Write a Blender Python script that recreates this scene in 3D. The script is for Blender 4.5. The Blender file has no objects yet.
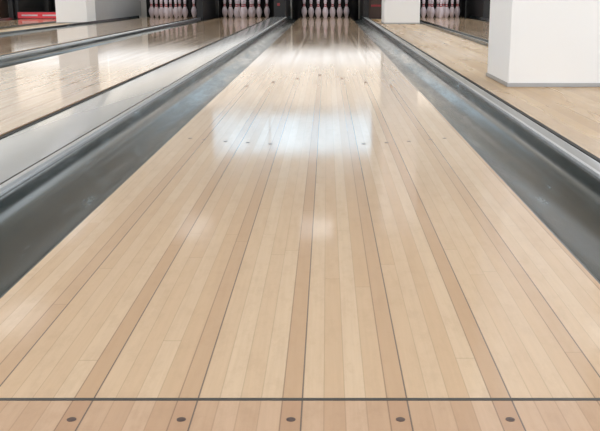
import bpy, math, bmesh
from mathutils import Vector
S=bpy.context.scene
COL=S.collection
S.view_settings.view_transform='Standard'
S.view_settings.look='None'
S.view_settings.exposure=0.0

# ---------------------------------------------------------------- node helpers
class NB:
    def __init__(s,name):
        s.m=bpy.data.materials.new(name); s.m.use_nodes=True
        s.nt=s.m.node_tree; s.nt.nodes.clear()
        s.out=s.nt.nodes.new('ShaderNodeOutputMaterial')
        s.b=s.nt.nodes.new('ShaderNodeBsdfPrincipled')
        s.nt.links.new(s.b.outputs[0],s.out.inputs[0])
    def n(s,t,**k):
        x=s.nt.nodes.new(t)
        for a,v in k.items(): setattr(x,a,v)
        return x
    def l(s,a,b): s.nt.links.new(a,b)
    def put(s,inp,v):
        if hasattr(v,'is_linked') or hasattr(v,'links'): s.l(v,inp)
        else: inp.default_value=v
    def math(s,op,a,b=0.0,c=0.0,clamp=False):
        x=s.n('ShaderNodeMath',operation=op,use_clamp=clamp)
        s.put(x.inputs[0],a); s.put(x.inputs[1],b); s.put(x.inputs[2],c)
        return x.outputs[0]
    def mix(s,f,a,b,blend='MIX'):
        x=s.n('ShaderNodeMix',data_type='RGBA',blend_type=blend)
        s.put(x.inputs[0],f)
        s.put(x.inputs[6],a if not isinstance(a,tuple) else (*a,1)[:4])
        s.put(x.inputs[7],b if not isinstance(b,tuple) else (*b,1)[:4])
        return x.outputs[2]
    def obj(s):
        t=s.n('ShaderNodeTexCoord'); sp=s.n('ShaderNodeSeparateXYZ')
        s.l(t.outputs['Object'],sp.inputs[0]); return t.outputs['Object'],sp.outputs
    def comb(s,x,y,z):
        c=s.n('ShaderNodeCombineXYZ'); s.put(c.inputs[0],x);s.put(c.inputs[1],y);s.put(c.inputs[2],z); return c.outputs[0]
    def noise(s,vec,scale,detail=3,rough=.5):
        x=s.n('ShaderNodeTexNoise'); s.l(vec,x.inputs['Vector']); x.inputs['Scale'].default_value=scale
        x.inputs['Detail'].default_value=detail; x.inputs['Roughness'].default_value=rough
        return x.outputs['Fac']
    def wn(s,vec):
        x=s.n('ShaderNodeTexWhiteNoise',noise_dimensions='3D'); s.l(vec,x.inputs['Vector']); return x.outputs['Value']
    def mr(s,v,a,b,c,d):
        x=s.n('ShaderNodeMapRange'); s.put(x.inputs[0],v)
        for i,q in enumerate((a,b,c,d)): x.inputs[i+1].default_value=q
        return x.outputs[0]

def srgb(r,g,b):
    f=lambda c:(c/255/12.92) if c/255<=.04045 else ((c/255+.055)/1.055)**2.4
    return (f(r),f(g),f(b))

def plain(name,rgb,rough=.5,metal=0,var=.06,scale=6,emit=None,es=1.0,evar=None):
    m=NB(name); v,_=m.obj()
    nz=m.noise(v,scale,4)
    lo=tuple(c*(1-var) for c in rgb); hi=tuple(min(1,c*(1+var)) for c in rgb)
    m.l(m.mix(nz,lo,hi),m.b.inputs['Base Color'])
    m.b.inputs['Roughness'].default_value=rough; m.b.inputs['Metallic'].default_value=metal
    if emit:
        m.b.inputs['Emission Color'].default_value=(*emit,1); m.b.inputs['Emission Strength'].default_value=es
        if evar:
            m.l(m.mr(m.noise(v,evar[0],3,.6),.35,.65,es*evar[1],es*evar[2]),m.b.inputs['Emission Strength'])
    return m.m

BW=1.066/39
X0=-.543
def wood(name,light,dark,markcol,bw=BW,x0=X0,seg=1.9,rough=.062,mark=True,joint=.22,markf=.5,grain=1.0):
    m=NB(name); v,o=m.obj()
    u=m.math('DIVIDE',m.math('SUBTRACT',o[0],x0),bw)
    idx=m.math('FLOOR',u); fr=m.math('SUBTRACT',u,idx)
    r1=m.wn(m.comb(idx,3.1,0.5))
    yy=m.math('DIVIDE',m.math('ADD',o[1],m.math('MULTIPLY',r1,9.0)),seg)
    sg=m.math('FLOOR',yy)
    r2=m.wn(m.comb(idx,sg,7.7))
    alt=m.math('MODULO',m.math('ADD',idx,100.0),2.0)
    tone=m.math('ADD',m.math('ADD',m.math('MULTIPLY',r1,.35),m.math('MULTIPLY',r2,.3)),m.math('MULTIPLY',alt,.35))
    base=m.mix(m.mr(tone,.1,.9,0,1),light,dark)
    gv=m.comb(m.math('ADD',m.math('MULTIPLY',o[0],110.0),m.math('MULTIPLY',r2,40.0)),m.math('MULTIPLY',o[1],4.0),0.0)
    g=m.noise(gv,1.0,5,.6)
    g2=m.noise(m.comb(m.math('MULTIPLY',o[0],34.0),m.math('MULTIPLY',o[1],14.0),r2),1.0,5,.7)
    base=m.mix(m.mr(g,.4,.75,0,.28*grain),base,tuple(c*.8 for c in dark))
    base=m.mix(m.mr(g2,.48,.75,0,.42*grain),base,tuple(c*.82 for c in dark))
    e=m.math('MINIMUM',fr,m.math('SUBTRACT',1.0,fr))
    sm=m.math('LESS_THAN',e,.028)
    base=m.mix(m.math('MULTIPLY',sm,.2),base,(.16,.10,.06))
    if mark:
        md=m.math('MODULO',m.math('ADD',idx,1.0),5.0)
        ism=m.math('LESS_THAN',md,.5)
        base=m.mix(m.math('MULTIPLY',ism,markf),base,markcol)
        e1=m.math('LESS_THAN',m.math('SUBTRACT',1.0,fr),.07)
        e0=m.math('LESS_THAN',fr,.05)
        base=m.mix(m.math('MULTIPLY',m.math('MULTIPLY',ism,e1),.8),base,(.12,.11,.11))
        base=m.mix(m.math('MULTIPLY',m.math('MULTIPLY',ism,e0),.45),base,(.14,.10,.08))
    fy=m.math('FRACT',yy); jt=m.math('LESS_THAN',fy,.0014)
    base=m.mix(m.math('MULTIPLY',jt,joint),base,(.15,.08,.04))
    m.l(base,m.b.inputs['Base Color'])
    rn=m.noise(m.comb(m.math('MULTIPLY',o[0],2.0),m.math('MULTIPLY',o[1],.35),0.0),1.0,3,.5)
    rb=m.math('MULTIPLY',m.wn(m.comb(idx,1.0,9.0)),.03)
    m.l(m.math('ADD',m.mr(rn,.35,.65,rough*.8,rough*1.3),rb),m.b.inputs['Roughness'])
    m.b.inputs['IOR'].default_value=1.5
    return m.m

M_lane=wood('maple_lane',srgb(230,205,175),srgb(217,186,153),srgb(194,156,122))
M_appr=wood('approach_maple',srgb(215,184,156),srgb(202,168,138),srgb(186,146,116),rough=.13)
M_walk=wood('walkway_wood',srgb(216,184,136),srgb(194,158,110),srgb(180,140,100),bw=.07,seg=.6,rough=.24,mark=False,joint=.3,grain=1.0)

def gutter_mat(name,a,b,rough,scuff,metal,sc=12.0):
    m=NB(name); v,o=m.obj()
    sv=m.comb(m.math('MULTIPLY',o[0],sc),m.math('MULTIPLY',o[1],1.8),m.math('MULTIPLY',o[2],sc))
    n1=m.noise(sv,1.0,6,.74)
    n2=m.noise(m.comb(m.math('MULTIPLY',o[0],5.0),m.math('MULTIPLY',o[1],1.1),o[2]),1.0,3,.5)
    c=m.mix(m.mr(n2,.35,.65,0,1),a,b)
    if scuff: c=m.mix(m.mr(n1,.54,.7,0,scuff),c,srgb(160,182,196))
    m.l(c,m.b.inputs['Base Color'])
    m.b.inputs['Metallic'].default_value=metal
    if scuff: m.l(m.mr(n1,.35,.7,rough,rough+.16),m.b.inputs['Roughness'])
    else: m.b.inputs['Roughness'].default_value=rough
    return m.m
M_gut=gutter_mat('gutter_grey',srgb(54,62,61),srgb(80,88,90),.13,.5,.4)
M_cap=gutter_mat('capping_light_grey',srgb(176,182,187),srgb(182,188,193),.12,0,.2)
M_cap2=gutter_mat('capping_mid_grey',srgb(128,132,134),srgb(142,146,148),.3,0,.1)
M_trim=plain('dark_rubber',srgb(28,30,31),.6)
M_edge=plain('bright_aluminium',srgb(196,200,204),.35,metal=.2)
M_line=plain('foul_line_grey',srgb(72,72,70),.45)
M_dot=plain('dot_dark',srgb(92,76,72),.4)
M_arrow=plain('arrow_brown',srgb(176,140,110),.35)
M_white=plain('white_plaster',srgb(248,248,248),.6,var=.01,scale=3)
M_skirt=plain('grey_skirting',srgb(180,181,183),.5)
M_black=plain('black_matte',srgb(9,8,10),.8)
M_dark=plain('dark_charcoal',srgb(20,19,22),.5)
M_red=plain('red_plastic',srgb(140,34,42),.4)
M_redlit=plain('red_lit_sign',srgb(190,40,50),.4,emit=(.7,.05,.07),es=.25)
M_signw=plain('white_lit_letters',srgb(215,200,205),.4)
M_brown=plain('brown_wood',srgb(64,44,36),.5)
M_base=plain('subfloor_dark',srgb(50,48,46),.8)
M_ceil=plain('ceiling_white',srgb(225,224,220),.8,var=.02)
M_wall=plain('wall_cream',srgb(232,228,221),.8,var=.02)
M_maskw=plain('masking_white_glow',srgb(240,240,240),.5,var=.01,emit=(.93,.97,1),es=.8)  # emission added so the panel's white band shows in the lane reflection
M_maskc=plain('masking_cream_glow',srgb(226,214,196),.5,var=.05,scale=2,emit=(1,.96,.91),es=.6,evar=(1.3,.6,1.3))  # uneven glow added to brighten the cream sheen reflected on the lane
M_lamp=plain('lamp_diffuser',(.9,.9,.9),.5,emit=(.88,.95,1),es=.7)
M_pane=plain('bright_frosted_pane',(.6,.75,.9),.4,emit=(.62,.84,1),es=1.25,evar=(1.0,.65,1.25))
M_frame=plain('window_frame_white',srgb(230,230,230),.4)

def pin_mat():
    m=NB('pin_white_red'); v,o=m.obj()
    z=o[2]
    a=m.math('MULTIPLY',m.math('GREATER_THAN',z,.226),m.math('LESS_THAN',z,.246))
    b=m.math('MULTIPLY',m.math('GREATER_THAN',z,.258),m.math('LESS_THAN',z,.278))
    s=m.math('ADD',a,b,clamp=True)
    m.l(m.mix(s,srgb(212,200,208),srgb(160,16,28)),m.b.inputs['Base Color'])
    m.b.inputs['Roughness'].default_value=.3
    return m.m
M_pin=pin_mat()

# ---------------------------------------------------------------- mesh helpers
def mesh_obj(name,verts,faces,mat,loc=(0,0,0),parent=None,smooth=None,mats=None,fm=None):
    me=bpy.data.meshes.new(name); me.from_pydata(verts,[],faces); me.update()
    for mm in (mats or [mat]): me.materials.append(mm)
    if fm:
        for p,i in zip(me.polygons,fm): p.material_index=i
    if smooth is not None:
        for p in me.polygons: p.use_smooth=True
        me.set_sharp_from_angle(angle=math.radians(smooth))
    o=bpy.data.objects.new(name,me); COL.objects.link(o); o.location=loc
    if parent: o.parent=parent
    return o
def boxes(name,bl,mat,loc=(0,0,0),parent=None,bevel=0,mats=None):
    V=[];F=[];fm=[]
    for b in bl:
        x0,x1,y0,y1,z0,z1=b[:6]; k=len(V)
        V+=[(x0,y0,z0),(x1,y0,z0),(x1,y1,z0),(x0,y1,z0),(x0,y0,z1),(x1,y0,z1),(x1,y1,z1),(x0,y1,z1)]
        F+=[tuple(k+i for i in f) for f in ((3,2,1,0),(4,5,6,7),(0,1,5,4),(1,2,6,5),(2,3,7,6),(3,0,4,7))]
        fm+=[b[6] if len(b)>6 else 0]*6
    o=mesh_obj(name,V,F,mat,loc,parent,mats=mats,fm=fm)
    if bevel:
        md=o.modifiers.new('Bevel','BEVEL'); md.width=bevel; md.segments=3; md.limit_method='ANGLE'
    return o
def extrude(name,prof,y0,y1,mat,loc,parent=None,smooth=35):
    n=len(prof)
    V=[(x,y0,z) for x,z in prof]+[(x,y1,z) for x,z in prof]
    F=[(i,i+n,(i+1)%n+n,(i+1)%n) for i in range(n)]
    F+=[tuple(range(n)),tuple(range(2*n-1,n-1,-1))]
    o=mesh_obj(name,V,F,mat,loc,parent,smooth=smooth)
    bm=bmesh.new(); bm.from_mesh(o.data); bmesh.ops.recalc_face_normals(bm,faces=bm.faces); bm.to_mesh(o.data); bm.free()
    return o
def disc(name,r,mat,loc,parent):
    n=24
    V=[(r*math.cos(2*math.pi*i/n),r*math.sin(2*math.pi*i/n),0) for i in range(n)]
    V+=[(x,y,-.003) for x,y,_ in V]
    F=[tuple(range(n))]+[(i+n,(i+1)%n+n,(i+1)%n,i) for i in range(n)]
    return mesh_obj(name,V,F,mat,loc,parent)
def tag(o,label=None,cat=None,group=None,kind=None):
    if label:o['label']=label
    if cat:o['category']=cat
    if group:o['group']=group
    if kind:o['kind']=kind
    return o

LEN=19.2
HC=3.6
FL=.0068
# ---------------------------------------------------------------- structure
tag(boxes('floor',[(-9,6,-4,20.6,-.22,-.14)],M_base),'dark concrete subfloor under the bowling lanes','floor',kind='structure')
tag(boxes('ceiling',[(-9,6,-4,21,HC,HC+.1)],M_ceil),'white flat ceiling with light panels','ceiling',kind='structure')
WY0,WY1=20.6,20.8
wx0,wx1,wz0,wz1=-2.75,1.15,2.3,3.3
tag(boxes('wall_far',[(-9,wx0,WY0,WY1,-.14,HC),(wx1,6,WY0,WY1,-.14,HC),(wx0,wx1,WY0,WY1,-.14,wz0),(wx0,wx1,WY0,WY1,wz1,HC)],M_wall),
    'cream painted wall behind the pin machines','wall',kind='structure')
fr=[(wx0,wx1,WY0+.05,WY0+.11,wz0,wz0+.05,0),(wx0,wx1,WY0+.05,WY0+.11,wz1-.05,wz1,0),(wx0,wx0+.05,WY0+.05,WY0+.11,wz0,wz1,0),(wx1-.05,wx1,WY0+.05,WY0+.11,wz0,wz1,0)]
xx=wx0+(wx1-wx0)*.36; fr.append((xx-.012,xx+.012,WY0+.05,WY0+.11,wz0+.05,wz1-.05,0))
fr.append((wx0+.04,wx1-.04,WY0+.075,WY0+.085,wz0+.04,wz1-.04,1))
tag(boxes('window_1',fr,M_frame,mats=[M_frame,M_pane]),'white framed bright frosted window in cream wall','window',kind='structure')

# ---------------------------------------------------------------- lanes
LX=[0,-1.72,-3.3,-5.5,2.4]
lane_labels=['glossy blond maple bowling lane with dark board seams','glossy maple bowling lane beside light grey divider',
 'glossy maple bowling lane between dark gutters','maple bowling lane beyond the white column','maple bowling lane beside white columns']
base=boxes('bowling_lane',[(-.533,.533,FL+.0005,LEN,-.12,0)],M_lane)
kids=[]
for b,yy in ((3,2.20),(5,2.17),(8,2.13),(11,2.10),(14,2.07)):
    for sgn in (-1,1):
        x=sgn*(.533-(b-.5)*BW)
        kids.append(disc('aiming_dot',.0075,M_dot,(x,yy,.0006),base))
for k in range(-3,4):
    yy=4.75-abs(k)*.24; x=k*5*BW-.01
    w=.012;L=.15
    V=[(-w,0,0),(0,L,0),(w,0,0),(0,.03,0)]; V+=[(a,b,-.003) for a,b,_ in V]
    F=[(0,3,1),(3,2,1)]+[(0,4,7,3),(3,7,6,2),(2,6,5,1),(1,5,4,0)]
    kids.append(mesh_obj('aiming_arrow',V,F,M_arrow,(x,yy,.0006),base))
lanes=[base]
for x in LX[1:]:
    b=base.copy(); b.location.x=x; COL.objects.link(b); lanes.append(b)
    for k in kids:
        c=k.copy(); c.parent=b; COL.objects.link(c)
for b,l in zip(lanes,lane_labels): tag(b,l,'bowling lane','bowling lanes')

ap=tag(boxes('bowling_approach',[(-4.07,3.2,-3.2,-.001,-.12,0)],M_appr),'tan maple approach boards before the foul line','approach')
boxes('foul_line',[(-4.07,3.2,-.0005,FL,-.12,.0004)],M_line,parent=ap)['label']='dark grey foul line strip'
for k in range(-3,4):
    disc('approach_dot',.0058,M_dot,(k*5*BW-.01,-.055,.0006),ap)
    disc('approach_dot',.0058,M_dot,(k*5*BW-.01,-.36,.0006),ap)

# ---------------------------------------------------------------- gutters
def gutter(x0,x1,low,rise,label):
    w=x1-x0; n=22; D=.075
    top=[]
    zl,zr=(-.004,rise) if low=='L' else (rise,-.004)
    top.append((0,zl)); top.append((.006,zl))
    for i in range(n+1):
        t=i/n; a=math.pi*(1-t)
        x=w/2+(w/2-.008)*math.cos(a)
        zs=zl+(zr-zl)*t
        z=(zs-.006)-D*(math.sin(a)**.75 if 0<t<1 else 0)
        top.append((x,z))
    top.append((w-.006,zr)); top.append((w,zr))
    prof=top+[(w,-.135),(0,-.135)]
    o=extrude('gutter',prof,.012,LEN,M_gut,(x0,0,0))
    return tag(o,label,'gutter','lane gutters')
G=.233
def pair(x,lw=G,rw=G,lr=.03,rr=.03,ll='',rl=''):
    gutter(x-.535-lw,x-.535,'R',lr,ll)
    gutter(x+.535,x+.535+rw,'L',rr,rl)
pair(0,ll='dark grey scuffed gutter beside light grey divider',rl='dark grey scuffed gutter beside wooden walkway')
pair(-1.72,rw=.115,ll='dark grey gutter between two lanes',rl='narrow dark gutter beside light grey divider',lr=.015,rr=.0)
pair(-3.3,rw=.215,ll='dark grey gutter beside white column',rl='dark grey gutter between two lanes',rr=.015)
pair(-5.5,ll='dark grey gutter on lane beyond column',rl='dark grey gutter beyond white column')
pair(2.4,ll='dark grey gutter beside white columns',rl='dark grey gutter along outer lane')

def capping(x0,x1,z,label,mat=M_cap):
    w=x1-x0; r=.012
    prof=[(0,-.135),(0,z-r)]+[(r-r*math.cos(a),z-r+r*math.sin(a)) for a in (math.pi/8,math.pi/4,3*math.pi/8,math.pi/2)]
    prof+=[(w-r+r*math.sin(a),z-r+r*math.cos(a)) for a in (0,math.pi/8,math.pi/4,3*math.pi/8)]+[(w,z-r),(w,-.135)]
    return tag(extrude('lane_divider',prof,.012,17.5,mat,(x0,0,0)),label,'divider','lane dividers')
d=capping(-1.056,-.771,.045,'light grey flat divider capping between lanes')
boxes('edge_trim',[(-.008,.008,.012,17.5,.0,.047)],M_trim,parent=d)['label']='thin dark edging strip'
boxes('edge_trim',[(.268,.2845,.012,17.5,.0,.0462)],M_edge,parent=d)['label']='thin bright metal edging strip'
boxes('edge_trim',[(.260,.2675,.012,17.5,.0,.0455)],M_trim,parent=d)['label']='thin dark seam strip'
capping(-2.54,-2.491,.03,'narrow light grey capping between gutters')
d=capping(.771,.832,.038,'narrow grey capping beside wooden walkway',M_cap2)
boxes('edge_trim',[(.062,.078,.012,17.5,-.1,.036)],M_trim,parent=d)['label']='thin dark edging strip'
boxes('edge_trim',[(.0005,.012,.012,17.5,.0,.0385)],M_edge,parent=d)['label']='thin bright metal edging strip'
capping(-6.34,-6.271,.03,'light grey capping beyond far lane')

def walk(b,l): tag(boxes('wooden_walkway',[b],M_walk),l,'walkway','walkways')
walk((.853,1.629,.012,17.5,-.13,.0),'beige wooden walkway strip under white columns')
walk((-4.73,-4.072,.012,17.5,-.13,.0),'beige wooden walkway strip under white column')
walk((-8.5,-6.345,.012,20.5,-.13,.0),'plain beige wooden floor beyond the lanes')
walk((3.175,5.9,.012,17.5,-.13,.0),'plain beige wooden floor beside the outer lane')

# ---------------------------------------------------------------- columns
def column(x0,x1,y0,y1,label):
    c=boxes('column',[(x0,x1,y0,y1,.001,HC)],M_white,bevel=.006)
    tag(c,label,'column','white columns')
    t=.006;h=.022
    boxes('skirting',[(x0-t,x1+t,y0-t,y0-.0005,.001,h),(x0-t,x0-.0005,y0,y1,.001,h),(x1+.0005,x1+t,y0,y1,.001,h),(x0-t,x1+t,y1+.0005,y1+t,.001,h)],M_skirt,parent=c)['label']='low grey skirting'
column(1.055,1.622,4.06,4.75,'large white plastered square column with grey skirting')
column(1.0,1.60,14.6,15.4,'white square column on the walkway beside lane')
column(-4.62,-4.085,14.9,15.5,'white square column between two lanes')

# ---------------------------------------------------------------- pin end
PY=17.6
for i,(a,b) in enumerate([(-1.03,-.80),(-2.58,-2.45),(-6.35,-6.26),(.775,.87),(1.615,1.63),(3.17,3.3)]):
    k=boxes('lane_partition',[(a,b,PY,20.3,-.13,.62)],M_dark)
    tag(k,'dark partition wall between pin decks','partition','pin deck partitions')
    if i==0:
        boxes('sticker',[(a+.07,a+.12,PY-.006,PY-.001,.26,.31)],M_red,parent=k)['label']='small red sticker'
tag(boxes('lane_partition',[(-4.62,-4.23,15.9,20.3,.001,.62)],M_skirt),'light grey partition wall beside the pin deck','partition','pin deck partitions')
k=boxes('wall_panel',[(.88,1.60,PY+.1,PY+.3,.0,.62)],M_brown); tag(k,'dark brown wooden panel beside the pin deck','panel')
boxes('sign_strip',[(.92,1.12,PY+.09,PY+.099,.24,.28)],M_red,parent=k)['label']='red strip'
for x,w in ((0,1.5),(-1.72,1.36),(-3.3,1.45),(-5.5,1.45),(2.4,1.5)):
    V=[];F=[];n=40
    for i in range(n+1):
        xx=-w/2+w*i/n; yy=.03*math.sin(i*1.3)
        V+=[(xx,yy,-.1),(xx,yy,.7)]
        if i: F.append((2*i-2,2*i,2*i+1,2*i-1))
    tag(mesh_obj('pit_curtain',V,F,M_black,(x,19.9,0),smooth=60),'black cushion curtain behind the pins','curtain','pit curtains')
for a,b in ((-.90,.82),(-2.51,-.91),(-4.4,-2.52),(-6.3,-4.41),(.83,3.3)):
    o=boxes('masking_panel',[(a,b,PY+.0,PY+.06,.625,.92,0),(a,b,PY,PY+.06,.92,1.75,1)],M_maskw,mats=[M_maskw,M_maskc])
    tag(o,'white and cream masking panel above pins, glow added','panel','masking panels')

prof=[(0,2.031),(.12,2.2),(.75,2.828),(1.5,3.42),(2.25,3.906),(3.375,4.510),(4.5,4.766),(5.2,4.73),(5.875,4.563),(6.6,4.2),(7.25,3.703),(8.0,3.02),(8.625,2.472),(9.375,1.965),(10,1.797),(10.875,1.87),(11.75,2.094),(12.625,2.406),(13.3,2.55),(13.8,2.5),(14.3,2.2),(14.7,1.65),(14.92,1.0),(15,0.35)]
I=.0254
n=24;V=[];F=[]
for z,dm in prof:
    for i in range(n):
        a=2*math.pi*i/n; V.append((dm/2*I*math.cos(a),dm/2*I*math.sin(a),z*I))
for j in range(len(prof)-1):
    for i in range(n):
        F.append((j*n+i,j*n+(i+1)%n,(j+1)*n+(i+1)%n,(j+1)*n+i))
F.append(tuple(range(n-1,-1,-1))); F.append(tuple((len(prof)-1)*n+i for i in range(n)))
p0=None
for li,x in enumerate(LX):
    if li==3: continue
    for r in range(4):
        for j in range(r+1):
            px=x+(j-r/2)*.3048; py=18.29+r*.264
            if p0 is None: p=p0=mesh_obj('bowling_pin',V,F,M_pin,smooth=60)
            else: p=p0.copy(); COL.objects.link(p)
            p.location=(px,py,.0)
            tag(p,'white bowling pin with two red neck stripes','bowling pin','bowling pins on the deck')
    ld=bpy.data.lights.new('pin_fill_light','AREA'); ld.shape='RECTANGLE'; ld.size=1.1; ld.size_y=.06; ld.energy=.25; ld.color=(.95,.90,1)  # unseen fill light added to brighten the pins
    lo=bpy.data.objects.new('pin_fill_light',ld); COL.objects.link(lo); lo.location=(x,17.72,.60)
    lo.rotation_euler=(math.radians(62),0,0)
s=boxes('sweep_bar',[(-6.24,-4.78,17.7,17.76,.005,.14,0),(-6.24,-6.18,17.7,17.76,.14,.62,0),(-4.84,-4.78,17.7,17.76,.14,.62,0)],M_dark,mats=[M_dark])
tag(s,'dark lowered pin sweep bar with red and white sign','sweep bar')
boxes('sign',[(-6.2,-5.2,17.685,17.699,.01,.13,0),(-6.12,-5.8,17.680,17.685,.055,.085,1),(-5.7,-5.35,17.680,17.685,.055,.085,1)],M_redlit,parent=s,mats=[M_redlit,M_signw])
tag(boxes('storage_cabinet',[(-7.4,-6.45,17.3,17.9,.0,.9)],M_brown,bevel=.01),'brown wooden cabinet beside the pin deck','cabinet')

for (x,y) in ((-.15,14.6),(-2.3,14.6),(-4.6,14.6),(-3.9,10.0),(3.2,9.6),(-3.9,4.2),(-1.6,4.2),(.9,4.2),(3.2,4.2),(-1.6,-1),(.9,-1),(3.2,-1)):
    o=boxes('ceiling_lamp',[(-.32,.32,-.62,.62,-.05,-.0005)],M_frame,(x,y,HC)); tag(o,'flat white rectangular ceiling light panel','lamp','ceiling light panels')
    boxes('diffuser',[(-.29,.29,-.59,.59,-.06,-.0505)],M_lamp,parent=o)

w=bpy.data.worlds.new('World'); S.world=w; w.use_nodes=True
bg=w.node_tree.nodes['Background']; bg.inputs[0].default_value=(.92,.96,1.0,1); bg.inputs[1].default_value=2.3

f=910.; th=math.atan((215.5+7.5)/f)
cd=bpy.data.cameras.new('Camera'); cam=bpy.data.objects.new('Camera',cd); COL.objects.link(cam)
cd.sensor_fit='HORIZONTAL'; cd.sensor_width=36; cd.lens=36*f/600; cd.shift_x=-27/600
cd.clip_start=.02
cam.location=(.035,-1.096,.517); cam.rotation_euler=(math.pi/2-th,0,0)
S.camera=cam
